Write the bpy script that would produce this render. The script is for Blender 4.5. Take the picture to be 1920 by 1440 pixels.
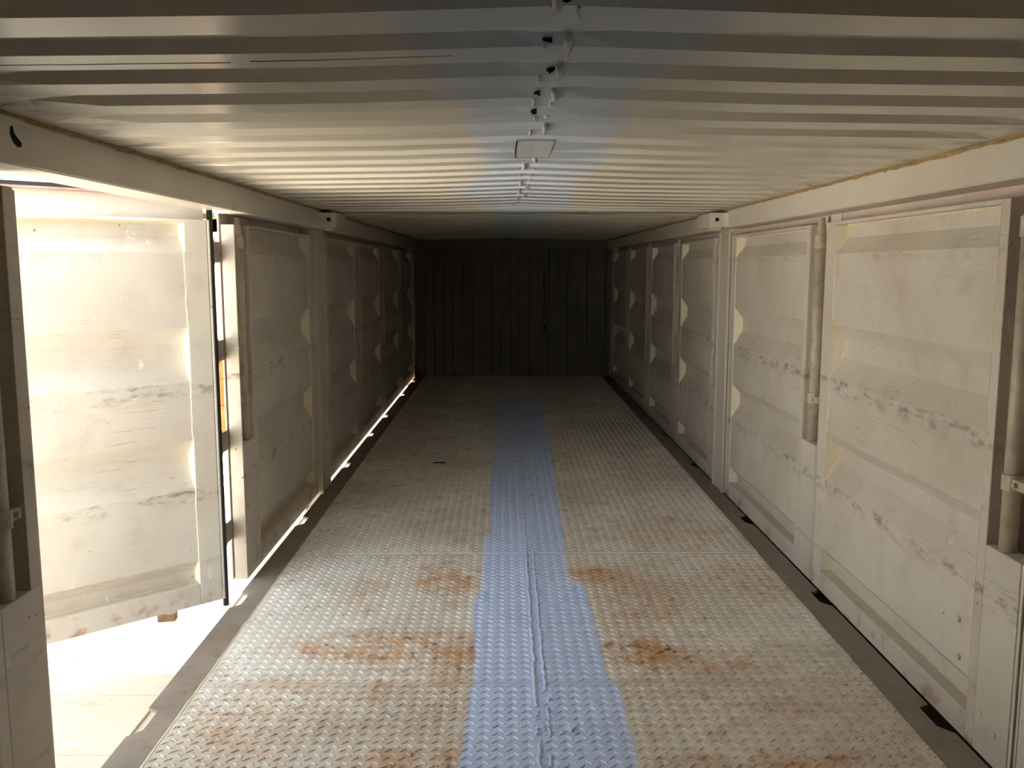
import bpy, bmesh, math, random
from mathutils import Vector, Matrix
random.seed(7)
for o in list(bpy.data.objects):
    bpy.data.objects.remove(o, do_unlink=True)
SC = bpy.context.scene
COL = SC.collection

# ------------------------------------------------------------------ camera
FPX = 1670.0                                   # focal length in pixels of the 1920x1440 frame
PITCH = math.radians(7.505)
YAW = math.radians(0.510)
cam_d = bpy.data.cameras.new('camera')
cam_d.sensor_width = 36.0
cam_d.lens = FPX / 1920.0 * 36.0
cam_d.clip_start = 0.02
cam = bpy.data.objects.new('camera', cam_d)
COL.objects.link(cam)
cam.location = (-0.13, 0.0, 1.60)
cam.rotation_euler = (math.pi / 2 - PITCH, 0, -YAW)
SC.camera = cam

# ------------------------------------------------------------------ world: bright white overcast sky
world = bpy.data.worlds.new('overcast_sky')
SC.world = world
world.use_nodes = True
bg = world.node_tree.nodes['Background']
bg.inputs[0].default_value = (0.84, 0.93, 1.0, 1)
bg.inputs[1].default_value = 1.0

# sun over the container's shut side: the doorway and the opened leaf stay in open shade, the deck beyond is sunlit
sun_d = bpy.data.lights.new('sun', 'SUN')
sun_d.energy = 14.0
sun_d.angle = math.radians(1.0)
sun_d.color = (1.0, 0.98, 0.95)
sun = bpy.data.objects.new('sun', sun_d)
COL.objects.link(sun)
sun.location = (3, 4, 9)
SUN_TO = Vector((.30, .45, .84)).normalized()
sun.rotation_euler = (-SUN_TO).to_track_quat('-Z', 'Y').to_euler()

SC.view_settings.view_transform = 'Standard'
SC.view_settings.look = 'None'
SC.view_settings.gamma = 1.0
SC.view_settings.use_curve_mapping = False
SC.view_settings.exposure = 2.2
SC.cycles.max_bounces = 16
SC.cycles.diffuse_bounces = 12
SC.cycles.glossy_bounces = 4
SC.cycles.sample_clamp_indirect = 0

# ------------------------------------------------------------------ node helpers
def srgb(r, g, b):
    f = lambda c: (c / 255 / 12.92) if c / 255 <= 0.04045 else ((c / 255 + 0.055) / 1.055) ** 2.4
    return (f(r), f(g), f(b), 1.0)

class NT:
    def __init__(self, name):
        self.m = bpy.data.materials.new(name)
        self.m.use_nodes = True
        self.t = self.m.node_tree
        self.bsdf = self.t.nodes['Principled BSDF']
    def new(self, typ):
        return self.t.nodes.new(typ)
    def put(self, sock, v):
        if isinstance(v, bpy.types.NodeSocket):
            self.t.links.new(v, sock)
        elif isinstance(v, (int, float)) and sock.type in ('VECTOR', 'RGBA'):
            sock.default_value = (v, v, v) if sock.type == 'VECTOR' else (v, v, v, 1)
        else:
            sock.default_value = v
    def math(self, op, a, b=0.0, clamp=False):
        n = self.new('ShaderNodeMath'); n.operation = op; n.use_clamp = clamp
        self.put(n.inputs[0], a); self.put(n.inputs[1], b)
        return n.outputs[0]
    def mul(self, a, b): return self.math('MULTIPLY', a, b)
    def add(self, a, b): return self.math('ADD', a, b)
    def sub(self, a, b): return self.math('SUBTRACT', a, b)
    def mx(self, a, b): return self.math('MAXIMUM', a, b)
    def vmath(self, op, a, b):
        n = self.new('ShaderNodeVectorMath'); n.operation = op
        self.put(n.inputs[0], a); self.put(n.inputs[1], b)
        return n.outputs[0]
    def step(self, v, lo, hi, a=0.0, b=1.0):
        n = self.new('ShaderNodeMapRange'); n.interpolation_type = 'SMOOTHSTEP'
        self.put(n.inputs[0], v); n.inputs[1].default_value = lo; n.inputs[2].default_value = hi
        n.inputs[3].default_value = a; n.inputs[4].default_value = b
        return n.outputs[0]
    def noise(self, vec, scale, detail=3.0, rough=0.55, dist=0.0):
        n = self.new('ShaderNodeTexNoise')
        self.put(n.inputs['Vector'], vec)
        n.inputs['Scale'].default_value = scale; n.inputs['Detail'].default_value = detail
        n.inputs['Roughness'].default_value = rough; n.inputs['Distortion'].default_value = dist
        return n.outputs[0]
    def mix(self, fac, a, b):
        n = self.new('ShaderNodeMix'); n.data_type = 'RGBA'
        self.put(n.inputs[0], fac); self.put(n.inputs[6], a); self.put(n.inputs[7], b)
        return n.outputs[2]
    def pos(self): return self.new('ShaderNodeNewGeometry').outputs['Position']
    def obj(self): return self.new('ShaderNodeTexCoord').outputs['Object']
    def rnd(self): return self.new('ShaderNodeObjectInfo').outputs['Random']
    def sep(self, v):
        n = self.new('ShaderNodeSeparateXYZ'); self.put(n.inputs[0], v)
        return n.outputs[0], n.outputs[1], n.outputs[2]
    def bump(self, h, strength=0.2, dist=0.01):
        n = self.new('ShaderNodeBump'); n.inputs['Strength'].default_value = strength
        n.inputs['Distance'].default_value = dist
        self.put(n.inputs['Height'], h); self.t.links.new(n.outputs[0], self.bsdf.inputs['Normal'])
    def out(self, color, rough=0.5, spec=0.4, metal=0.0):
        self.put(self.bsdf.inputs['Base Color'], color)
        self.put(self.bsdf.inputs['Roughness'], rough)
        self.bsdf.inputs['Specular IOR Level'].default_value = spec
        self.bsdf.inputs['Metallic'].default_value = metal
        return self.m

MAT = {}
def simple(name, col, rough=0.6, var=0.12, scale=8.0, spec=0.3, dirt=None, dirt_amt=0.5):
    n = NT(name); p = n.pos()
    k = n.noise(p, scale, 4)
    dark = tuple(c * (1 - var * 2) for c in col[:3]) + (1,)
    c = n.mix(n.step(k, 0.3, 0.7), dark, col)
    if dirt:
        d = n.noise(p, scale * 2.3, 5, 0.65)
        c = n.mix(n.mul(n.step(d, 0.52, 0.72), dirt_amt), c, dirt)
    MAT[name] = n.out(c, rough, spec)
    return MAT[name]

PAINT = srgb(206, 200, 189)
DIRT = srgb(96, 80, 64)
RUST = srgb(150, 88, 44)
DRUST = srgb(92, 48, 32)

def leaf_paint(name, base, dirt_mul=1.0):
    """aged cream paint of the door leaves; coordinates are the leaf's own (u along, w inward, z up)"""
    n = NT(name)
    ob = n.obj(); r = n.rnd()
    cx = n.new('ShaderNodeCombineXYZ'); n.put(cx.inputs[0], n.mul(r, 31.0)); n.put(cx.inputs[1], n.mul(r, 17.0)); cx.inputs[2].default_value = 0
    pv = n.vmath('ADD', ob, cx.outputs[0])
    x, y, z = n.sep(ob)
    big = n.noise(pv, 1.6, 4)
    c = n.mix(n.step(big, 0.35, 0.68), base, srgb(196, 187, 175))
    mid = n.noise(pv, 5.5, 5, 0.6)
    c = n.mix(n.mul(n.step(mid, 0.5, 0.75), 0.35), c, srgb(164, 152, 134))
    # horizontal scuffs
    sv = n.vmath('MULTIPLY', pv, (3.0, 3.0, 40.0))
    s1 = n.noise(sv, 2.2, 4, 0.65)
    zone = n.step(n.noise(pv, 2.6, 3), 0.46, 0.66)
    c = n.mix(n.mul(n.mul(n.step(s1, 0.56, 0.70), zone), 0.35 * dirt_mul), c, DIRT)
    # rubbed dirt just under the upper edges of the two lower flats
    dm = None
    for zt, hgt, a in ((1.072, 0.11, 1.0), (0.567, 0.10, 0.9), (1.66, 0.05, 0.45), (0.225, 0.05, 0.4)):
        up = n.step(n.sub(zt, z), -0.006, 0.006)
        dn = n.step(n.sub(zt, z), 0.012, hgt, 1.0, 0.0)
        m = n.mul(n.mul(up, dn), a)
        dm = m if dm is None else n.mx(dm, m)
    dn2 = n.noise(n.vmath('MULTIPLY', pv, (6.0, 6.0, 16.0)), 1.6, 5, 0.7)
    c = n.mix(n.mul(n.mul(dm, n.step(dn2, 0.46, 0.68)), 0.75 * dirt_mul), c, srgb(92, 76, 60))
    # chips
    ch = n.noise(pv, 34.0, 2, 0.5)
    chz = n.step(n.noise(pv, 3.1, 2), 0.5, 0.62)
    c = n.mix(n.mul(n.step(ch, 0.70, 0.74), n.mul(chz, 0.85)), c, srgb(58, 46, 38))
    # white rubs
    wr = n.noise(n.vmath('MULTIPLY', pv, (9.0, 9.0, 3.0)), 2.0, 4, 0.6)
    c = n.mix(n.mul(n.step(wr, 0.66, 0.74), 0.6), c, srgb(238, 234, 226))
    # rust at the foot
    rz = n.step(z, 0.0, 0.14, 1.0, 0.0)
    rn = n.noise(pv, 9.0, 5, 0.65)
    c = n.mix(n.mul(n.mul(rz, n.step(rn, 0.5, 0.66)), 0.7), c, RUST)
    n.bump(mid, 0.08, 0.004)
    MAT[name] = n.out(c, 0.48, 0.4)
leaf_paint('leaf_paint', PAINT)

def trim_paint():
    n = NT('trim_paint'); p = n.pos()
    c = n.mix(n.step(n.noise(p, 1.4, 4), 0.35, 0.7), PAINT, srgb(200, 190, 176))
    k = n.noise(n.vmath('MULTIPLY', p, (4.0, 1.5, 4.0)), 3.0, 5, 0.65)
    c = n.mix(n.mul(n.step(k, 0.58, 0.74), 0.4), c, srgb(124, 106, 84))
    MAT['trim_paint'] = n.out(c, 0.45, 0.4)
trim_paint()

def stripe_curve(n, yv, pts, y0, y1, scale=1.0):
    """piecewise curve: value v(y) given as (y, v) points, v in metres"""
    t = n.math('DIVIDE', n.sub(yv, y0), y1 - y0, True)
    f = n.new('ShaderNodeFloatCurve')
    cu = f.mapping.curves[0]
    pts = sorted(pts)
    P = [((y - y0) / (y1 - y0), v + 0.5) for y, v in pts]
    cu.points[0].location = P[0]; cu.points[1].location = P[-1]
    for q in P[1:-1]:
        cu.points.new(*q)
    for q in cu.points:
        q.handle_type = 'VECTOR'
    f.mapping.use_clip = False
    f.mapping.update()
    n.put(f.inputs['Value'], t)
    return n.sub(f.outputs[0], 0.5)

BLUE = srgb(198, 215, 250)
def floor_paint():
    n = NT('floor_plate_paint'); p = n.pos()
    x, y, z = n.sep(p)
    big = n.noise(p, 1.3, 5, 0.6)
    c = n.mix(n.step(big, 0.35, 0.68), srgb(228, 224, 216), srgb(204, 196, 184))
    k = n.noise(p, 6.0, 6, 0.68)
    c = n.mix(n.mul(n.step(k, 0.5, 0.72), 0.55), c, srgb(160, 142, 120))
    # general fine rust flecks
    fk = n.noise(p, 46.0, 3, 0.6)
    fz = n.step(n.noise(p, 2.2, 3), 0.44, 0.62)
    near = n.step(y, 2.4, 6.0, 1.0, 0.3)
    c = n.mix(n.mul(n.mul(n.step(fk, 0.56, 0.66), fz), n.mul(near, 0.8)), c, srgb(120, 82, 58))
    # rust stains with a place of their own
    blobs = [(-0.55, 3.60, 0.42, 0.13, 1.0), (-0.33, 3.48, 0.16, 0.16, .8), (-0.42, 4.44, 0.16, 0.20, .9),
             (-0.80, 4.25, 0.08, 0.25, .35), (0.46, 3.55, 0.17, 0.13, 1.2), (0.66, 3.45, 0.3, 0.10, .7), (0.34, 4.50, 0.16, 0.10, 1.0),
             (0.50, 4.15, 0.22, 0.30, .55), (-0.95, 3.22, 0.2, 0.10, .5), (-0.42, 2.72, 0.2, 0.08, .8), (-1.0, 2.95, 0.2, 0.25, .5),
             (0.80, 2.68, 0.35, 0.09, .9), (0.75, 3.05, 0.5, 0.25, .35), (1.12, 4.4, 0.15, 0.25, .5), (-0.6, 3.1, 0.35, 0.3, .4), (0.9, 5.2, .3, .3, .35)]
    tot = None
    for bx, by, rx, ry, a in blobs:
        dx = n.math('DIVIDE', n.sub(x, bx), rx); dy = n.math('DIVIDE', n.sub(y, by), ry)
        d2 = n.add(n.mul(dx, dx), n.mul(dy, dy))
        g = n.mul(n.step(d2, 0.15, 2.6, 1.0, 0.0), a)
        tot = g if tot is None else n.mx(tot, g)
    rn = n.noise(p, 7.0, 6, 0.7)
    m = n.mul(tot, n.step(rn, 0.34, 0.62))
    c = n.mix(n.mul(m, 0.75), c, srgb(196, 140, 74))
    rn2 = n.noise(p, 17.0, 5, 0.7)
    m2 = n.mul(tot, n.step(rn2, 0.52, 0.66))
    c = n.mix(n.math('MULTIPLY', m2, 0.9, True), c, srgb(120, 66, 36))
    # pale blue-grey stripe sprayed along the centre joint
    wob = n.mul(n.sub(n.noise(p, 9.0, 3), 0.5), 0.03)
    xl = stripe_curve(n, y, [(-1.3, -.27), (2.6, -.275), (3.2, -.262), (3.27, -.245), (4.10, -.275), (4.17, -.275), (4.22, -.245), (5.20, -.250), (5.25, -.20), (6.1, -.235), (6.35, -.237), (7.83, -.21), (9.5, -.21), (13.1, -.2)], -1.3, 13.1)
    xr = stripe_curve(n, y, [(-1.3, .3), (2.6, .300), (3.24, .31), (3.30, .275), (3.67, .285), (4.33, .272), (4.42, .19), (4.85, .214), (5.45, .228), (6.33, .249), (7.83, .285), (9.5, .28), (13.1, .27)], -1.3, 13.1)
    xw = n.add(x, wob)
    ml = n.step(n.sub(xw, xl), -0.016, 0.016)
    mr = n.step(n.sub(xr, xw), -0.016, 0.016)
    fade = n.step(y, 9.2, 11.5, 1.0, 0.25)
    sm = n.mul(n.mul(ml, mr), fade)
    bl = n.mix(n.step(n.noise(p, 4.0, 4), 0.3, 0.7), BLUE, srgb(190, 208, 246))
    c = n.mix(n.mul(sm, 0.96), c, bl)
    rough = n.step(k, 0.35, 0.7, 0.26, 0.48)
    MAT['floor_plate_paint'] = n.out(c, rough, 0.45)
floor_paint()

def ceil_paint():
    n = NT('roof_paint'); p = n.pos()
    x, y, z = n.sep(p)
    c = n.mix(n.step(n.noise(p, 1.1, 4), 0.35, 0.7), srgb(206, 201, 189), srgb(194, 187, 172))
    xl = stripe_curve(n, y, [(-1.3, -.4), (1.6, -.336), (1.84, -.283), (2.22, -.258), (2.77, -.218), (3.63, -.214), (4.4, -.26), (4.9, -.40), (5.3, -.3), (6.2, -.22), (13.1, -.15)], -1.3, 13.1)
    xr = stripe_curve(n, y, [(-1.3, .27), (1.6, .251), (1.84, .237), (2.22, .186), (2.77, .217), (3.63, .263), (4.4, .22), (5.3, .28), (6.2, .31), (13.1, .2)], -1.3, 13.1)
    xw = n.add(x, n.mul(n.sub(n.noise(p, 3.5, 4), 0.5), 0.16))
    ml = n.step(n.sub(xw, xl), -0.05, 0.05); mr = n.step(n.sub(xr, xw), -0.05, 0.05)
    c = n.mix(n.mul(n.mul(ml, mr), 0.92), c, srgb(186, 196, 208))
    # dark soot smears by the side rails
    k = n.noise(n.vmath('MULTIPLY', p, (2.0, 5.0, 1.0)), 2.0, 4, 0.6)
    ax = n.math('ABSOLUTE', x)
    c = n.mix(n.mul(n.mul(n.step(ax, 1.08, 1.32), n.step(k, 0.48, 0.66)), 0.6), c, srgb(110, 102, 92))
    # pale soft-edged patch either side of the welded plate
    d = n.add(n.mul(n.sub(y, 3.55), n.sub(y, 3.55)), n.mul(n.sub(ax, 0.36), n.mul(n.sub(ax, 0.36), 6.0)))
    c = n.mix(n.mul(n.step(d, 0.0, 0.09, 1.0, 0.0), 0.5), c, srgb(212, 204, 198))
    MAT['roof_paint'] = n.out(c, 0.24, 0.55)
ceil_paint()

simple('strip_steel', srgb(146, 134, 123), 0.6, 0.10, 5.0, 0.35, srgb(120, 92, 76), 0.55)
simple('rod_steel', srgb(196, 184, 164), 0.42, 0.12, 9.0, 0.5, srgb(110, 92, 74), 0.4)
simple('rubber', srgb(26, 25, 26), 0.45, 0.1, 20.0, 0.4)
simple('sealant', srgb(240, 224, 184), 0.5, 0.1, 30.0, 0.3)
simple('sealant_cap', srgb(244, 236, 214), 0.5, 0.04, 30.0, 0.3)
simple('roof_sealant', srgb(176, 150, 100), 0.7, 0.18, 40.0, 0.3, srgb(70, 52, 32), 0.7)
simple('weld_paint', srgb(206, 220, 250), 0.45, 0.05, 30.0, 0.4)
simple('roof_weld', srgb(178, 184, 190), 0.4, 0.08, 30.0, 0.4)
simple('dark_gap', srgb(36, 32, 28), 0.9, 0.1, 10.0, 0.1)
simple('bounce_absorber', srgb(84, 74, 64), 0.8, 0.1, 3.0, 0.2)
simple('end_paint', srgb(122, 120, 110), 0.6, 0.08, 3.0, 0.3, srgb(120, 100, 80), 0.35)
simple('stencil_black', srgb(22, 22, 22), 0.7, 0.05, 20.0, 0.2)
simple('pink_primer', srgb(216, 200, 188), 0.55, 0.06, 4.0, 0.3)
simple('hinge_steel', srgb(150, 138, 130), 0.55, 0.1, 12.0, 0.4, srgb(110, 70, 50), 0.5)
simple('edge_rust', srgb(172, 140, 126), 0.7, 0.15, 12.0, 0.2)
simple('outer_paint', srgb(150, 146, 136), 0.7, 0.06, 2.0, 0.2)
simple('far_paint', srgb(240, 222, 190), 0.6, 0.05, 2.0, 0.3, srgb(190, 140, 90), 0.3)
simple('drum_rust', srgb(170, 96, 52), 0.7, 0.2, 9.0, 0.2)
simple('brick_brown', srgb(128, 104, 84), 0.9, 0.15, 20.0, 0.1)
simple('bark', srgb(90, 74, 60), 0.9, 0.2, 8.0, 0.1)
simple('foliage', srgb(104, 122, 74), 0.7, 0.2, 3.0, 0.2)
simple('paint_scar', srgb(34, 28, 26), 0.8, 0.1, 30.0, 0.1)
simple('patch_white', srgb(226, 230, 232), 0.5, 0.04, 6.0, 0.3)

def ground_mat():
    n = NT('deck_paint'); p = n.pos()
    x, y, z = n.sep(p)
    c = n.mix(n.step(n.noise(p, 1.8, 5, 0.6), 0.35, 0.7), srgb(222, 212, 194), srgb(212, 198, 174))
    k = n.noise(n.vmath('MULTIPLY', p, (3.0, 8.0, 1.0)), 1.5, 5, 0.65)
    c = n.mix(n.mul(n.step(k, 0.56, 0.72), 0.45), c, srgb(190, 146, 106))
    s = n.noise(p, 22.0, 3, 0.6)
    c = n.mix(n.mul(n.step(s, 0.68, 0.73), 0.7), c, srgb(120, 88, 66))
    # blue-white paint patch
    bx = n.mul(n.step(x, -1.80, -1.77), n.step(y, 3.70, 3.74)); by = n.step(y, 3.97, 3.985, 1.0, 0.0)
    c = n.mix(n.mul(n.mul(bx, by), 0.85), c, srgb(214, 224, 232))
    MAT['deck_paint'] = n.out(c, 0.6, 0.3)
ground_mat()

# ------------------------------------------------------------------ mesh helpers
class MB:
    def __init__(self):
        self.v = []; self.f = []
    def quad(self, a, b, c, d):
        i = len(self.v); self.v += [a, b, c, d]; self.f.append((i, i + 1, i + 2, i + 3))
    def poly(self, pts):
        i = len(self.v); self.v += pts; self.f.append(tuple(range(i, i + len(pts))))
    def box(self, x0, x1, y0, y1, z0, z1):
        i = len(self.v)
        self.v += [(x, y, z) for z in (z0, z1) for y in (y0, y1) for x in (x0, x1)]
        for q in ((0, 2, 3, 1), (4, 5, 7, 6), (0, 1, 5, 4), (2, 6, 7, 3), (0, 4, 6, 2), (1, 3, 7, 5)):
            self.f.append(tuple(i + k for k in q))
    def prism(self, pts, axis, a, b):
        """extrude a 2D outline; axis 'x': pts are (y,z); 'y': (x,z); 'z': (x,y)"""
        def mk(p, t):
            return (t, p[0], p[1]) if axis == 'x' else (p[0], t, p[1]) if axis == 'y' else (p[0], p[1], t)
        n = len(pts); i = len(self.v)
        self.v += [mk(p, a) for p in pts] + [mk(p, b) for p in pts]
        self.f.append(tuple(i + k for k in range(n))); self.f.append(tuple(i + n + k for k in reversed(range(n))))
        for k in range(n):
            self.f.append((i + k, i + (k + 1) % n, i + n + (k + 1) % n, i + n + k))
    def tube(self, path, rad, seg=10, cap=True):
        rings = []
        for j, p in enumerate(path):
            p = Vector(p)
            d = (Vector(path[min(j + 1, len(path) - 1)]) - Vector(path[max(j - 1, 0)])).normalized()
            up = Vector((0, 0, 1)) if abs(d.z) < 0.9 else Vector((0, 1, 0))
            a = d.cross(up).normalized(); b = a.cross(d)
            r = rad[j] if isinstance(rad, (list, tuple)) else rad
            ra, rb = r if isinstance(r, tuple) else (r, r)
            i = len(self.v)
            for k in range(seg):
                t = 2 * math.pi * k / seg
                self.v.append(tuple(p + a * (math.cos(t) * ra) + b * (math.sin(t) * rb)))
            rings.append(i)
        for j in range(len(rings) - 1):
            for k in range(seg):
                k2 = (k + 1) % seg
                self.f.append((rings[j] + k, rings[j] + k2, rings[j + 1] + k2, rings[j + 1] + k))
        if cap:
            self.f.append(tuple(rings[0] + k for k in reversed(range(seg))))
            self.f.append(tuple(rings[-1] + k for k in range(seg)))
    def build(self, name, mat, parent=None, smooth=False, bevel=0.0, xf=None):
        me = bpy.data.meshes.new(name)
        vs = self.v if xf is None else [xf(v) for v in self.v]
        me.from_pydata(vs, [], self.f)
        bm = bmesh.new(); bm.from_mesh(me)
        if bevel:
            bmesh.ops.remove_doubles(bm, verts=bm.verts, dist=1e-5)
            bmesh.ops.recalc_face_normals(bm, faces=bm.faces)
            es = [e for e in bm.edges if len(e.link_faces) == 2 and e.calc_face_angle(0) > 0.6]
            bmesh.ops.bevel(bm, geom=es, offset=bevel, segments=2, affect='EDGES', profile=0.5)
        bmesh.ops.recalc_face_normals(bm, faces=bm.faces)
        bm.to_mesh(me); bm.free()
        me.materials.append(MAT[mat] if isinstance(mat, str) else mat)
        if smooth:
            for p in me.polygons: p.use_smooth = True
        o = bpy.data.objects.new(name, me)
        COL.objects.link(o)
        if parent: o.parent = parent
        return o

def empty(name, loc=(0, 0, 0), rz=0.0):
    o = bpy.data.objects.new(name, None); COL.objects.link(o)
    o.location = loc; o.rotation_euler = (0, 0, rz); o.empty_display_size = 0.1
    return o
def tag(o, label=None, cat=None, group=None, kind=None):
    if label: o['label'] = label
    if cat: o['category'] = cat
    if group: o['group'] = group
    if kind: o['kind'] = kind
    return o
def rr(a, b): return random.uniform(a, b)

Y0, Y1 = -1.30, 13.10         # the two ends of the container
PX = 1.30                     # half width of the tread plates
SX = 1.43                     # outer edge of the side strips
LX = 1.45                     # inner plane of the door leaves
RZ0, RZ1 = 1.857, 1.985       # top side rails
NOTCH = [1.9, 2.99, 4.155, 5.50, 7.10, 8.43, 9.50, 11.12, 12.44]

# ------------------------------------------------------------------ floor
floor = empty('floor'); tag(floor, 'floor of pale diamond tread plates with a blue-grey stripe down the joint', kind='structure')
b = MB(); b.box(-1.375, 1.375, Y0, Y1, -0.10, -0.008); b.build('subfloor', 'dark_gap', floor)
PITCHT = 0.0508
def lozenge(b, cx, cy, ang, L=0.0182, W=0.0054, H=0.0038, z=0.0):
    ca, sa = math.cos(ang), math.sin(ang)
    i = len(b.v)
    base = [(-L, 0), (-L * .55, -W), (L * .55, -W), (L, 0), (L * .55, W), (-L * .55, W)]
    for (u, w) in base:
        b.v.append((cx + u * ca - w * sa, cy + u * sa + w * ca, z))
    for (u, w) in [(-L * .55, -W * .25), (L * .55, -W * .25), (L * .55, W * .25), (-L * .55, W * .25)]:
        b.v.append((cx + u * ca - w * sa, cy + u * sa + w * ca, z + H))
    t = i + 6
    b.f += [(i, i + 1, t), (i + 1, i + 2, t + 1, t), (i + 2, i + 3, t + 1), (i + 3, i + 4, t + 2), (i + 3, t + 2, t + 1), (i + 4, i + 5, t + 3, t + 2), (i + 5, i, t + 3), (i, t, t + 3), (t, t + 1, t + 2, t + 3)]
rows = [-1.29, 0.23, 1.752, 3.273, 4.846, 6.325, 7.83, 9.35, 10.87, 12.39, 13.09]
zoff = [0, 0, 0, 0, .003, .0035, .0025, .001, .0, 0]
tread_cache = {}
for k in range(len(rows) - 1):
    ya, yb = rows[k] + 0.0018, rows[k + 1] - 0.0018
    ln = yb - ya
    for s in (-1, 1):
        xa, xb = (0.0002, PX) if s > 0 else (-PX, -0.0002)
        key = (round(ln, 2), s)
        pb = MB(); pb.box(0, xb - xa, 0, ln, -0.007, 0.0)
        plate = pb.build('tread_plate', 'floor_plate_paint', floor)
        plate.location = (xa, ya, zoff[k])
        if key not in tread_cache:
            tb = MB()
            ny = int((ln - 0.03) / PITCHT) + 1; nx = int((PX - 0.03) / PITCHT) + 1
            for i in range(nx):
                for j in range(ny):
                    x, y = 0.018 + i * PITCHT, 0.018 + j * PITCHT
                    lozenge(tb, x, y, math.radians(43))
                    x2, y2 = x + PITCHT / 2, y + PITCHT / 2
                    if x2 < PX - 0.015 and y2 < ln - 0.015:
                        lozenge(tb, x2, y2, math.radians(-43))
            to = tb.build('raised_tread', 'floor_plate_paint', plate)
            tread_cache[key] = to.data
        else:
            to = bpy.data.objects.new('raised_tread', tread_cache[key]); COL.objects.link(to); to.parent = plate
        to['kind'] = 'stuff'
# weld beads either side of the joint
def ragged_bead(x0, ya, yb, seed, name, mat, parent, z=0.002, w=(.0035, .007), h=(.002, .005), stepy=0.03, gaps=(), lean=0.0):
    rnd = random.Random(seed)
    y = ya; path = []; rad = []
    chunks = []
    while y < yb:
        if any(g0 < y < g1 for g0, g1 in gaps):
            if len(path) > 2: chunks.append((path, rad))
            path, rad = [], []
        else:
            path.append((x0 + lean * (y - ya) + rnd.uniform(-.004, .004), y, z))
            rad.append((rnd.uniform(*w), rnd.uniform(*h)))
        y += rnd.uniform(.4, 1.4) * stepy
    if len(path) > 2: chunks.append((path, rad))
    b = MB()
    for p, r in chunks: b.tube(p, r, 6)
    return b.build(name, mat, parent)
ragged_bead(-0.018, 2.1, 8.6, 3, 'weld_bead', 'weld_paint', floor, h=(.004, .009), gaps=((2.98, 3.06), (2.84, 2.88)), lean=.004)
ragged_bead(0.022, 2.1, 8.3, 5, 'weld_bead', 'weld_paint', floor, h=(.004, .009), gaps=((2.5, 2.66), (2.76, 2.84), (3.08, 3.2)), lean=.003)
rnd = random.Random(11)
for k in range(12):      # torn flakes of seam paint near the joint
    b = MB(); x, y = rnd.uniform(-.03, .05), rnd.uniform(2.55, 3.2)
    if k < 4: x, y = rnd.uniform(.01, .11), rnd.uniform(2.90, 2.95)
    pts = [(x + rnd.uniform(.006, .018) * math.cos(t), y + rnd.uniform(.006, .03) * math.sin(t)) for t in (0, 1.1, 2.3, 3.4, 4.6, 5.5)]
    b.prism(pts, 'z', 0.0, rnd.uniform(.004, .009)); b.build('paint_flake', 'weld_paint', floor)
# smooth side strips with lock notches
for s, nm in ((-1, 'left'), (1, 'right')):
    outl = [(PX + .003, Y0), (SX, Y0)]
    for yn in NOTCH:
        outl += [(SX, yn - .105), (SX - .012, yn - .098), (SX - .042, yn - .06), (SX - .042, yn + .075), (SX, yn + .095)]
    outl += [(SX, Y1), (PX + .003, Y1)]
    b = MB()
    # build as cells so the concave outline stays clean
    ys = sorted(set([p[1] for p in outl]))
    def edge(y):
        for yn in NOTCH:
            if yn - .105 <= y <= yn + .095:
                t = y - yn
                if t < -.098: return SX - .012 * (t + .105) / .007
                if t < -.06: return SX - .012 - .03 * (t + .098) / .038
                if t <= .075: return SX - .042
                return SX - .042 * (1 - (t - .075) / .02)
        return SX
    for ya, yb in zip(ys, ys[1:]):
        ea, eb = edge(ya), edge(yb)
        b.prism([(s * (PX + .003), ya), (s * ea, ya), (s * eb, yb), (s * (PX + .003), yb)], 'z', -0.012, 0.001)
    st = b.build('side_strip', 'strip_steel', floor)
    b = MB(); b.box(min(s * 1.372, s * 1.378), max(s * 1.372, s * 1.378), Y0, Y1, -0.16, -0.012)
    b.build('bottom_rail', 'strip_steel', floor)
    b = MB()
    ra = random.Random(21 + s); y = 0.4
    path = []; rad = []
    while y < 9:
        path.append((s * (PX + rnd.uniform(-.002, .003)), y, .001)); rad.append((rnd.uniform(.002, .005), rnd.uniform(.001, .002))); y += rnd.uniform(.03, .12)
    b.tube(path, rad, 5); b.build('plate_weld', 'sealant' if s < 0 else 'strip_steel', floor)

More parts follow.
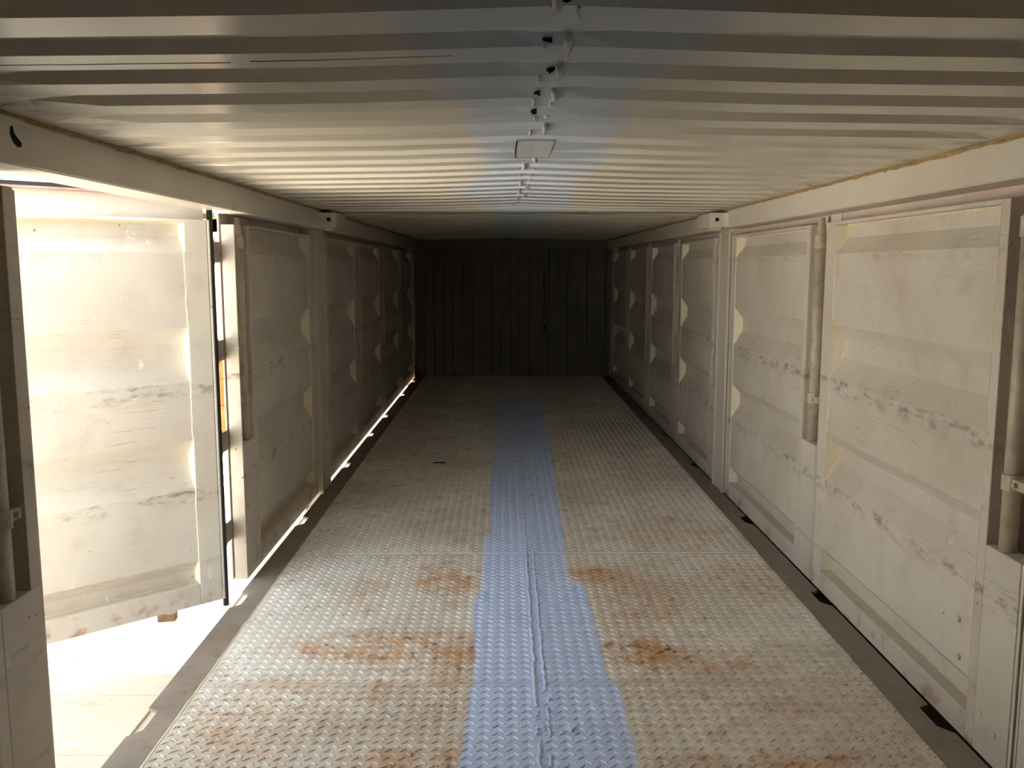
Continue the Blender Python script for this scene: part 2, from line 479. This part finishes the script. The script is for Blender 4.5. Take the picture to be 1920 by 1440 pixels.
# ------------------------------------------------------------------ ceiling
ceil = empty('ceiling'); tag(ceil, 'corrugated cream steel roof with a low welded ridge', kind='structure')
PER, PH, DEP = 0.256, 1.450, 0.024
def prof_pts(ya, yb):
    out = []
    k = int((ya - PH) / PER) - 2
    while PH + k * PER < yb + PER:
        base = PH + k * PER
        for t, h in ((0.0, DEP), (0.10, 0.0), (0.56, 0.0), (0.66, DEP)):
            y = base + t * PER
            if ya < y < yb: out.append((y, h))
        k += 1
    return out
def roof(ya, yb, name):
    pr = [(ya, 0.0)] + prof_pts(ya, yb) + [(yb, 0.0)]
    xs = [-1.40, -1.345, -1.27, -1.1, -.8, -.5, -.25, -.13, -.06, -.028, .004, .08, .25, .5, .8, 1.1, 1.27, 1.345, 1.40]
    def base(x):
        a = abs(x + .028)
        return 1.983 + 0.017 * (1 - a / 1.4) + 0.010 * max(0, 1 - a / 0.5)
    b = MB(); idx = {}
    rn = random.Random(5)
    for j, (y, h) in enumerate(pr):
        wob = rn.uniform(-.003, .003)
        for i, x in enumerate(xs):
            a = abs(x)
            tp = 1.0 if a < 1.2 else max(0.0, (1.345 - a) / .145)
            if abs(x + .028) < .04: tp *= .8
            if 2.9 < y < 3.5: tp *= .15 if abs(x + .028) < .11 else .45
            idx[i, j] = len(b.v)
            b.v.append((x, y + (wob if 0 < j < len(pr) - 1 else 0) * math.sin(x * 2.1 + j), base(x) + h * tp))
    for j in range(len(pr) - 1):
        for i in range(len(xs) - 1):
            b.f.append((idx[i, j], idx[i + 1, j], idx[i + 1, j + 1], idx[i, j + 1]))
    o = b.build(name, 'roof_paint', ceil)
    return base
rbase = roof(Y0, 6.18, 'roof_sheet')
roof(6.52, 13.02, 'roof_sheet')
b = MB(); b.prism([(6.16, 1.988), (6.19, 1.974), (6.50, 1.974), (6.54, 1.988), (6.54, 2.05), (6.16, 2.05)], 'x', -1.38, 1.38); b.build('roof_header', 'roof_paint', ceil)
b = MB(); b.box(-1.6, 1.6, Y0 - .05, Y1 + .05, 2.06, 2.075); b.build('outer_roof', 'outer_paint', ceil)
# ridge welds: broken beads and blobs either side of the ridge
rnd = random.Random(23)
k = 4
while PH + k * PER < 6.1 or k < 0:
    k += 1
for k in range(-1, 18):
    base = PH + k * PER
    lean = 0.012 * (k / 6.0)
    for s in (-1, 1):
        xo = s * (.020 + rnd.uniform(-.004, .006)) - 0.030
        y0b = base + .09 * PER + rnd.uniform(0, .02); y1b = y0b + rnd.uniform(.05, .12)
        if 2.93 < y0b < 3.45: continue
        path = []; rad = []; y = y0b
        while y < y1b:
            path.append((xo + rnd.uniform(-.003, .003), y, rbase(xo) - .001)); rad.append((rnd.uniform(.0015, .004), rnd.uniform(.002, .005))); y += .014
        if len(path) > 1:
            b = MB(); b.tube(path, rad, 6); b.build('ridge_weld', 'roof_weld', ceil, smooth=True)
    if rnd.random() < .75 and not 2.93 < base < 3.45:
        xo = rnd.choice((-.05, -.015, -.01)); b = MB()
        zz = rbase(xo)
        b.tube([(xo, base - .012, zz + .012), (xo + .003, base + .004, zz + .004), (xo + .004, base + .03, zz - .004), (xo + .006, base + .05, zz)], [(.006, .004), (.009, .007), (.007, .006), (.003, .003)], 8)
        b.build('weld_blob', 'roof_weld', ceil, smooth=True)
    if k < 7 and not 2.93 < base < 3.45:     # burnt holes through the slope at the ridge
        xo = rnd.choice((-.048, -.03, -.008)); b = MB()
        pts = [(xo + rnd.uniform(.006, .014) * math.cos(t), rnd.uniform(.3, 1.0) * math.sin(t)) for t in [q * .9 for q in range(7)]]
        zz = rbase(xo)
        vs = [(px, base + .045 * PER - pz * .011, zz + DEP * .5 * .8 + pz * .0085 - .002) for px, pz in pts]
        b.poly(vs); b.poly([(v[0], v[1] + .001, v[2] + .003) for v in reversed(vs)]); b.build('burn_hole', 'paint_scar', ceil)
# welded patch plate over the ridge
b = MB()
sec = [(x, rbase(x) - .0025) for x in (-.086, -.06, -.028, .0, .036)]
for (xa, za), (xb, zb) in zip(sec, sec[1:]):
    b.prism([(xa, za), (xb, zb), (xb, zb + .007), (xa, za + .007)], 'y', 2.985, 3.435)
b.build('patch_plate', 'roof_weld', ceil)
b = MB(); path = [(-.086, 2.985), (-.089, 3.2), (-.086, 3.436), (-.05, 3.438), (-.01, 3.437), (.036, 3.433)]
b.tube([(x, y, rbase(x) - .001) for x, y in path], [.003] * 6, 5); b.build('patch_edge', 'paint_scar', ceil)
# long crack in the paint
b = MB(); path = []; rad = []
x = -.62
while x < -.2:
    path.append((x, 1.79 + rnd.uniform(-.001, .001) - .012 * (x + .6), rbase(x) - .0003)); rad.append((rnd.uniform(.0004, .0016), .0006)); x += .03
b.tube(path, rad, 4); b.build('paint_crack', 'paint_scar', ceil)
b = MB(); path = []; rad = []; x = -1.2
while x < -.65:
    path.append((x, 1.80 + rnd.uniform(-.001, .001), rbase(x) - .0003)); rad.append((rnd.uniform(.0002, .0011), .0006)); x += .03
b.tube(path, rad, 4); b.build('paint_crack', 'paint_scar', ceil)

# ------------------------------------------------------------------ top side rails
for s, nm in ((-1, 'trim_1'), (1, 'trim_2')):
    r = empty(nm); tag(r, 'cream steel top rail above the %s' % ('opened door leaf' if s < 0 else 'row of shut leaves with riveted leaf'), kind='structure')
    for ya, yb in ((Y0, 6.18), (6.50, Y1)):
        b = MB(); b.prism([(s * 1.375, RZ0 + .006), (s * 1.381, RZ0), (s * (1.524 if s < 0 else 1.511), RZ0), (s * (1.524 if s < 0 else 1.511), 2.06), (s * 1.375, 2.06)], 'y', ya, yb); b.build('rail_beam', 'trim_paint', r)
    b = MB(); b.box(min(s * 1.40, s * 1.56), max(s * 1.40, s * 1.56), 6.17, 6.51, RZ0, 2.06); b.build('rail_joint', 'trim_paint', r)
    # ragged caulk line where roof meets rail
    for seed, dz, wd in ((1, 0.0, .008), (2, -.006, .005)):
        rn = random.Random(seed * 7 + s); path = []; rad = []; y = 0.2
        while y < 12.8:
            if 6.1 < y < 6.55: y = 6.56
            path.append((s * (1.374 - rn.uniform(0, .004)), y, RZ1 - .004 + dz + rn.uniform(-.003, .003))); rad.append((rn.uniform(.4, 1.2) * wd, rn.uniform(.4, 1.2) * wd)); y += rn.uniform(.02, .07)
        b = MB(); b.tube(path, rad, 6); b.build('caulk_bead', 'roof_sealant', r, smooth=False)
r1, r2 = bpy.data.objects['trim_1'], bpy.data.objects['trim_2']
b = MB(); b.box(-1.376, -1.371, 1.6, 2.53, RZ0 + .004, RZ1 - .012); b.build('splice_plate', 'trim_paint', r1)
b = MB(); pts = [(2.315, 1.948), (2.325, 1.953), (2.33, 1.935), (2.345, 1.925), (2.362, 1.915), (2.36, 1.905), (2.345, 1.902), (2.325, 1.912), (2.312, 1.93)]
b.prism(pts, 'x', -1.3712, -1.3695); b.build('paint_scar', 'paint_scar', r1)
b = MB(); pts = [(1.5, RZ0 + .004), (2.60, RZ0 + .004), (2.606, 1.89), (2.596, 1.92), (2.604, 1.95), (2.60, RZ1 - .012), (1.5, RZ1 - .012)]
b.prism(pts, 'x', 1.370, 1.376); b.build('splice_plate', 'trim_paint', r2)

# ------------------------------------------------------------------ posts
pn = 3
def post(ya, yb, s, label, mid=False):
    global pn
    r = empty('trim_%d' % pn, (s * 1.48, (ya + yb) / 2, 0)); pn += 1
    tag(r, label, kind='structure')
    dy = (yb - ya) / 2
    b = MB(); b.box(min(-s * .055, s * .045), max(-s * .055, s * .045), -dy, dy, -.10, RZ0 + .01); b.build('post_body', 'trim_paint', r, bevel=.006)
    b = MB(); b.box(min(s * .054, s * .08), max(s * .054, s * .08), -dy - .04, dy + .04, -.12, 2.06); b.build('leak_strip', 'trim_paint', r)  # outer strip added to stop light leaking past the leaf edge
    if mid:
        for q in (-1, 1):
            b = MB(); b.box(min(-s * .066, -s * .05), max(-s * .066, -s * .05), q * dy - .008, q * dy + .008, 0, RZ0 - .02); b.build('edge_lip', 'trim_paint', r)
        # corner casting block at the head
        b = MB(); b.prism([(-s * .22, -.235), (-s * .125, -.235), (-s * .07, -.33), (s * .02, -.33), (s * .02, .16), (-s * .22, .16)], 'z', 1.862, 1.962)
        c = b.build('corner_casting', 'trim_paint', r, bevel=.005)
        # round socket on the face towards the near bay: raised rim with dark bore
        b = MB(); seg = 14; rim = []
        cxx, czz = -s * .172, 1.915
        ring = lambda rd, yy: [(cxx + rd * math.cos(2 * math.pi * q / seg), yy, czz + rd * math.sin(2 * math.pi * q / seg)) for q in range(seg)]
        A, B_ = ring(.017, -.2365), ring(.0135, -.2375)
        for q in range(seg): b.quad(A[q], A[(q + 1) % seg], B_[(q + 1) % seg], B_[q])
        b.build('socket_rim', 'trim_paint', c)
        b = MB(); b.poly(ring(.0132, -.2372)); b.build('socket_bore', 'dark_gap', c)
        b = MB(); b.box(min(-s * .225, -s * .20), max(-s * .225, -s * .20), -.12, .14, 1.868, 1.874); b.build('casting_seam', 'trim_paint', c)
        b = MB(); b.prism([(-.19, 1.866), (-.02, 1.866), (-.035, 1.842), (-.165, 1.842)], 'x', -s * .19, -s * .13); b.build('stop_block', 'trim_paint', r)
    return r
post(6.19, 6.46, -1, 'steel mid post between the shut leaves, lower edge lit blue-white', True)
post(6.19, 6.46, 1, 'steel mid post beside the shut leaves, casting block with round socket', True)
post(12.85, 13.10, -1, 'corner post at the dark end wall on the gap-lit side')
post(12.85, 13.10, 1, 'corner post at the dark end wall on the shut side')
post(-1.30, -1.19, -1, 'corner post by the plain dark end wall, on the opened side')
post(-1.30, -1.19, 1, 'corner post by the plain dark end wall, on the shut side')

# ------------------------------------------------------------------ end walls
we = empty('wall_end', (0, Y1, 0)); tag(we, 'dark corrugated end wall with a stencilled number', kind='structure')
b = MB(); pts = []; x = 0.247 - 0.14 * 14; hi = True
pts = []
k = 0
while x < 1.45:
    # line at x: slope between flats
    pts.append((x - .010, -.030 if hi else 0.0)); pts.append((x + .010, 0.0 if hi else -.030))
    hi = not hi; x += 0.1396
pts = [p for p in pts if -1.46 < p[0] < 1.46]
pts = [(-1.46, pts[0][1])] + pts + [(1.46, pts[-1][1])]
for (xa, ya), (xb, yb) in zip(pts, pts[1:]):
    b.quad((xa, ya, 0), (xb, yb, 0), (xb, yb, 1.86), (xa, ya, 1.86))
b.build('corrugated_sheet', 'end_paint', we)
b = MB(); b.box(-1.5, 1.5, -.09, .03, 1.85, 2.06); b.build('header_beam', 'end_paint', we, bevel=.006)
b = MB(); b.box(-1.5, 1.5, -.045, .03, -.10, .012); b.build('sill', 'end_paint', we)
b = MB(); b.box(-1.6, 1.6, .035, .05, -.17, 2.07); b.build('outer_skin', 'outer_paint', we)
def flat_at(xq):
    for (xa, ya), (xb, yb) in zip(pts, pts[1:]):
        if xa <= xq <= xb: return ya + (yb - ya) * (xq - xa) / (xb - xa)
    return 0
def glyph(ch, x, z, hgt, wid):
    cu = bpy.data.curves.new('glyph', 'FONT'); cu.body = ch; cu.size = 1.0; cu.align_x = 'CENTER'; cu.offset = 0.012
    to = bpy.data.objects.new('glyph', cu); COL.objects.link(to)
    bpy.context.view_layer.update()
    dg = bpy.context.evaluated_depsgraph_get()
    me = bpy.data.meshes.new_from_object(to.evaluated_get(dg))
    bpy.data.objects.remove(to, do_unlink=True); bpy.data.curves.remove(cu)
    xs = [v.co.x for v in me.vertices]; ys = [v.co.y for v in me.vertices]
    cx, cy = (max(xs) + min(xs)) / 2, (max(ys) + min(ys)) / 2
    sx, sy = wid / max(max(xs) - min(xs), .3), hgt / (max(ys) - min(ys))
    for v in me.vertices:
        v.co = Vector(((v.co.x - cx) * sx, 0, (v.co.y - cy) * sy))
    me.materials.append(MAT['stencil_black'])
    o = bpy.data.objects.new('stencil_character', me); COL.objects.link(o); o.parent = we
    o.location = (x, flat_at(x) - .002, z)
for ch, z in zip('6071003', (1.51, 1.39, 1.265, 1.148, 1.023, .901, .727)):
    glyph(ch, .463, z, .104, .046)
glyph('U', .743, 1.139, .098, .052)
wb = empty('wall_back', (0, Y0, 0)); tag(wb, 'plain unseen end wall, coloured dark to cut bounce light', kind='structure')
b = MB(); b.box(-1.6, 1.6, -.05, 0, -.17, 2.07); b.build('end_sheet', 'bounce_absorber', wb)  # unseen sheet, coloured dark so less light bounces onto the roof ribs

# ------------------------------------------------------------------ door leaves
ZP = [(1.792, 0), (1.735, 0), (1.662, 1), (1.325, 1), (1.250, 0), (1.168, 0), (1.070, 1), (.80, 1), (.735, 0), (.66, 0), (.565, 1), (.222, 1), (.165, 0), (.108, 0)]
RD = 0.060                       # recess depth of the pressed panel
dn = 1
def leaf(side, far, near, label, pocket='near', open_at=None, rivets=False, hinges=False, rods=True):
    """side -1 left / +1 right; u runs from the far edge to the near edge, w is inward, z up"""
    global dn
    LP = 'leaf_paint'
    L = far - near
    r = empty('door_%d' % dn); dn += 1
    tag(r, label, kind='structure')
    if open_at:
        r.location = (open_at[0], open_at[1], 0); r.rotation_euler = (0, 0, open_at[2]); m = 1
    elif side < 0:
        r.location = (-LX, far, 0); r.rotation_euler = (0, 0, -math.pi / 2); m = 1
    else:
        r.location = (LX - .013, far, 0); r.rotation_euler = (0, 0, -math.pi / 2); m = -1
    # local frame: x = u, y = w (mirrored for the right side), z
    fl = (lambda v: v) if pocket == 'near' else (lambda v: (L - v[0], v[1], v[2]))
    xf = lambda v: (fl(v)[0], m * fl(v)[1], fl(v)[2])
    Z1 = 1.812; T = .066
    pe = L - .22                 # pocket wall
    p0, p1 = .125, pe - .05      # pressed panel
    g = .004
    def part(b, name, mat, bevel=0, smooth=False, parent=None):
        return b.build(name, mat, parent or r, smooth, bevel, xf)
    # stiles, rails
    b = MB(); b.box(.018, p0, -T, 0, .004, Z1); part(b, 'stile', LP, .003)
    b = MB(); b.box(g, .016, -T, .001, .004, Z1); part(b, 'edge_strip', LP, .003)
    b = MB(); b.box(p1, pe, -T, 0, .004, Z1); part(b, 'stile', LP, .003)
    b = MB(); b.box(p0, p1, -T, 0, .004, .105); part(b, 'bottom_rail', LP, .003)
    b = MB(); b.box(p0, p1, -T, 0, 1.797, Z1); part(b, 'top_rail', LP, .002)
    # foot block below the rod pocket
    b = MB(); b.box(pe, L - .022, -T, 0, .004, .705); part(b, 'foot_plate', LP, .003)
    b = MB(); b.box(L - .02, L - g, -T, -.002, .004, 1.805 if pocket != 'near' or side < 0 else .705); part(b, 'edge_strip', LP, .002)
    if pocket == 'far':
        b = MB(); b.box(L - .07, L - .018, -T, 0, .706, Z1); part(b, 'stile', LP, .002)
    # pressed panel
    b = MB(); W0, W1 = -RD, -.004
    pz = [(z, W1 if h else W0) for z, h in ZP]
    for (za, wa), (zb, wb_) in zip(pz, pz[1:]):
        b.quad((p0 - .004, wa, za), (p1 + .004, wa, za), (p1 + .004, wb_, zb), (p0 - .004, wb_, zb))
    b.quad((p0, W0, 1.797), (p1, W0, 1.797), (p1, W0, 1.792), (p0, W0, 1.792))
    part(b, 'pressed_panel', LP)
    # sealant along the panel ends
    rn = random.Random(dn * 13)
    for uu, sg in ((p0, 1), (p1, -1)):
        path = []; rad = []
        for (za, wa), (zb, wb_) in zip(pz, pz[1:]):
            ns = max(2, int(abs(za - zb) / .03))
            for q in range(ns):
                t = q / ns
                path.append((uu + sg * rn.uniform(0, .003), wa + (wb_ - wa) * t + .001, za + (zb - za) * t)); rad.append(rn.uniform(.0022, .0048))
        b = MB(); b.tube(path, rad, 5); part(b, 'sealant_bead', 'sealant')
    b = MB(); b.tube([(p0, -RD + .002, 1.795), (p1, -RD + .002, 1.795)], .004, 5); part(b, 'sealant_bead', 'sealant')
    b = MB(); b.tube([(p0, -RD + .002, .107), (p1, -RD + .002, .107)], .003, 5); part(b, 'sealant_bead', 'sealant')
    for uu in (p0 + .0006, p1 - .0006):     # sealed recess ends
        for grp in ((0, 1, 2), (3, 4, 5, 6), (7, 8, 9, 10), (11, 12, 13)):
            q = [(uu, pz[k][1], pz[k][0]) for k in grp]
            q += [(uu, -.0005, pz[grp[-1]][0]), (uu, -.0005, pz[grp[0]][0])]
            b = MB(); b.poly(q); part(b, 'sealed_end', 'sealant_cap')
    # outer skin with the upper flange, and back of the pocket
    b = MB(); b.box(.0005, L - .0005, -.083, -.075, .000, 1.925); part(b, 'outer_skin', LP if hinges else 'pink_primer')
    b = MB(); b.box(.02, L - .02, -.075, -T - .001, .01, 1.80); part(b, 'core', LP)
    # lock rod in its pocket
    ru = L - .148
    if rods:
        b = MB(); b.tube([(ru, -.030, .690), (ru, -.030, 1.75)], .0275, 16); rod = part(b, 'lock_rod', 'rod_steel', smooth=True)
        b = MB(); b.tube([(ru, -.030, 1.75), (ru, -.030, 1.765), (ru, -.030, 1.80), (ru, -.03, 1.845)], [.030, .022, .020, .017], 14); b.build('rod_tip', 'rod_steel', rod, False, 0, xf)
        b = MB(); b.tube([(ru, -.030, 1.69), (ru, -.030, 1.752)], .0325, 16); b.build('collar', 'rod_steel', rod, False, 0, xf)
        b = MB(); b.tube([(ru, -.030, .905), (ru, -.030, .955)], .0335, 16); b.build('collar', 'rod_steel', rod, False, 0, xf)
        b = MB(); b.box(ru + .02, L - .03, -.045, -.012, .915, .945); b.build('clamp', 'rod_steel', rod, False, 0, xf)
        b = MB(); b.tube([(ru + .05, -.012, .93), (ru + .05, .0, .93)], .009, 8); b.build('bolt', 'rod_steel', rod, False, 0, xf)
    if rivets:
        for (uu, zz) in ((p1 - .09, .395), (p1 - .075, .265), (pe + .035, .075 + .07), (pe + .12, .11)):
            b = MB(); b.tube([(uu, -.006, zz), (uu, .003, zz), (uu, .006, zz)], [.0125, .0115, .006], 12); part(b, 'rivet', 'trim_paint')
    if hinges:
        b = MB(); b.tube([(-.003, -.014, -.035), (-.003, -.014, 1.90)], [.014, .014], 10); part(b, 'gasket', 'rubber', smooth=True)
        b = MB(); b.box(0.0, L, -.09, -.055, 1.926, 1.945); part(b, 'top_gasket', 'rubber')
        b = MB(); b.box(0.0, L, -.07, -.03, 1.916, 1.926); part(b, 'rusty_edge', 'edge_rust')
        for zz in (1.67, 1.19, .735, .27):
            b = MB(); b.prism([(.09, -.084), (-.01, -.084), (-.125, -.205), (-.15, -.24), (-.03, -.125), (.09, -.102)], 'z', zz - .05, zz + .05); h = part(b, 'hinge_strap', 'hinge_steel')
            b = MB(); b.tube([(-.075, -.175, zz - .06), (-.075, -.175, zz + .06)], .017, 12); b.build('hinge_pin', 'hinge_steel', h, False, 0, xf)
    return r

ang = math.atan2(-.666, -.746)
leaf(-1, 4.165, 2.33, 'open door leaf swung outward, black rubber gasket, daylight on its panel', open_at=(-1.479, 4.165, ang), hinges=True)
leaf(-1, 6.19, 4.43, 'shut door leaf hinged to the open leaf, lock rod beside its bright end face')
leaf(1, 4.372, 2.57, 'shut door leaf with four round rivets near its foot', rivets=True)
leaf(1, 6.19, 4.38, 'shut door leaf between the riveted leaf and the post with the casting block')
leaf(-1, 2.47, .66, 'shut door leaf bordering the doorway opposite the open leaf, lock rod by its edge', pocket='far')
leaf(1, 2.56, .74, 'shut door leaf next to the riveted leaf, mostly out of view')
leaf(-1, .655, -1.19, 'shut door leaf by the plain dark end wall, on the opened side')
leaf(1, .735, -1.19, 'shut door leaf by the plain dark end wall, on the shut side')
bayL = [6.465, 8.03, 9.63, 11.24, 12.85]
dl = ['shut leaf just past the mid post, slit of daylight under it', 'second shut leaf past the mid post, slit of daylight under it',
      'third shut leaf past the mid post, slit of daylight under it', 'dark shut leaf beside the end wall, slit of daylight under it']
dr = ['shut leaf just past the post with the casting block', 'second shut leaf past the post with the casting block',
      'third shut leaf past the post with the casting block', 'dark shut leaf beside the end wall, no daylight under it']
for k in range(4):
    leaf(-1, bayL[k + 1], bayL[k], dl[k])
    leaf(1, bayL[k + 1], bayL[k], dr[k])

# ------------------------------------------------------------------ outdoors
gz = -0.17
gr = empty('ground', (0, 0, gz)); tag(gr, 'pale cream painted deck outside the doorway', kind='structure')
b = MB(); b.box(-30, 30, -30, 40, -.08, -.012); b.build('ground_base', 'deck_paint', gr)
pb = MB(); pb.box(0, 2.39, 0, .455, -.014, 0); pm = pb.build('deck_panel', 'deck_paint', gr); pm.location = (-3.95, 3.525, 0)
pdata = pm.data
for i in range(3):
    for j in range(-10, 14):
        if i == 0 and j == 0: continue
        o = bpy.data.objects.new('deck_panel', pdata); COL.objects.link(o); o.parent = gr
        o.location = (-3.95 - 2.4 * (i) , 3.525 + .46 * j, 0)
b = MB(); b.box(-1.755, -1.565, 3.80, 3.975, 0, .004); b.build('patch_plate', 'patch_white', gr)
# unseen container added to keep daylight out of the shut side's floor gap
daylight_block = empty('container', (1.568, 6, gz)); tag(daylight_block, 'added unseen grey container blocking daylight outside the shut leaves', 'container')
b = MB()
y = -9.0
while y < 9.0:
    b.prism([(0, y), (.03, y + .05), (.03, y + .12), (0, y + .17), (.2, y + .17), (.2, y)], 'z', .12, 2.3); y += .24
b.build('corrugated_side', 'outer_paint', daylight_block)
b = MB(); b.box(0.02, .22, -9, 9, 0, .14); b.build('bottom_rail', 'outer_paint', daylight_block)
b = MB(); b.box(0.0, 2.3, -9, 9, 2.28, 2.42); b.build('roof', 'outer_paint', daylight_block)
b = MB(); b.box(.19, 2.3, -9, 9, 0, 2.3); b.build('body', 'outer_paint', daylight_block)
# far container seen through the hinge gap
fc = empty('container', (-5.2, 11.4, gz)); tag(fc, 'cream container standing outdoors, seen past the hinge gap', 'container')
b = MB(); b.box(-1.3, 1.5, 0, 6, .1, 2.3); b.build('body', 'far_paint', fc)
for xx in (-1.3, -.9, -.5, -.1, .3, .7, 1.1):
    b = MB(); b.prism([(xx, -.03), (xx + .2, -.03), (xx + .24, 0), (xx - .04, 0)], 'z', .18, 2.15); b.build('rib', 'far_paint', fc)
for zz in (.0, 2.2):
    b = MB(); b.box(-1.36, 1.56, -.06, .06, zz, zz + .16); b.build('rail', 'far_paint', fc)
for xx in (-1.36, 1.42):
    b = MB(); b.box(xx, xx + .14, -.06, .1, 0, 2.36); b.build('corner_post', 'far_paint', fc)
# rusty drum
dm = empty('drum', (-3.25, 9.6, gz)); tag(dm, 'rusty orange steel drum on the pale deck outside', 'drum')
b = MB(); b.tube([(0, 0, 0), (0, 0, .02), (0, 0, .28), (0, 0, .3), (0, 0, .32), (0, 0, .56), (0, 0, .58), (0, 0, .6), (0, 0, .86)], [.28, .285, .285, .3, .285, .285, .3, .285, .285], 20); b.build('barrel', 'drum_rust', dm)
b = MB(); b.tube([(0, 0, .85), (0, 0, .88)], .295, 20); b.build('rim', 'drum_rust', dm)
# tree behind
tr = empty('tree', (-7.0, 21, gz)); tag(tr, 'leafy green tree rising behind the cream container outdoors', 'tree')
b = MB(); b.tube([(0, 0, 0), (.05, 0, 1.6), (-.05, .1, 3.2), (.1, 0, 4.2)], [.22, .17, .12, .05], 8); b.build('trunk', 'bark', tr)
rn = random.Random(4); b = MB()
for k in range(2600):
    a, t, q = rn.uniform(0, 6.28), rn.uniform(-1, 1), rn.random() ** .4
    c = Vector((math.cos(a) * math.sqrt(1 - t * t) * 2.2 * q, math.sin(a) * math.sqrt(1 - t * t) * 2.0 * q, 4.0 + t * 1.5 * q))
    d1 = Vector((rn.uniform(-1, 1), rn.uniform(-1, 1), rn.uniform(-1, 1))).normalized() * .13
    d2 = d1.cross(Vector((rn.uniform(-1, 1), rn.uniform(-1, 1), rn.uniform(-1, 1)))).normalized() * .06
    b.quad(tuple(c - d1), tuple(c + d2), tuple(c + d1), tuple(c - d2))
o = b.build('foliage', 'foliage', tr); o['kind'] = 'stuff'
# small block below the open leaf
b = MB(); b.prism([(-.045, -.03), (.04, -.034), (.046, .028), (-.03, .034)], 'z', 0, .038)
bk = b.build('brick_fragment', 'brick_brown', bevel=.003); bk.location = (-1.835, 4.33, gz); bk.rotation_euler = (0, 0, .25)
tag(bk, 'small brown brick fragment on the cream deck below the open leaf', 'brick')
# scrap on the floor
b = MB(); b.prism([(-.05, -.01), (-.02, .012), (.03, .014), (.055, .004), (.03, -.012), (-.01, -.006)], 'z', 0, .007)
sp = b.build('metal_scrap', 'paint_scar', bevel=.0015); sp.location = (-.665, 7.15, .0055)
tag(sp, 'dark flat scrap lying on the tread plates', 'scrap')
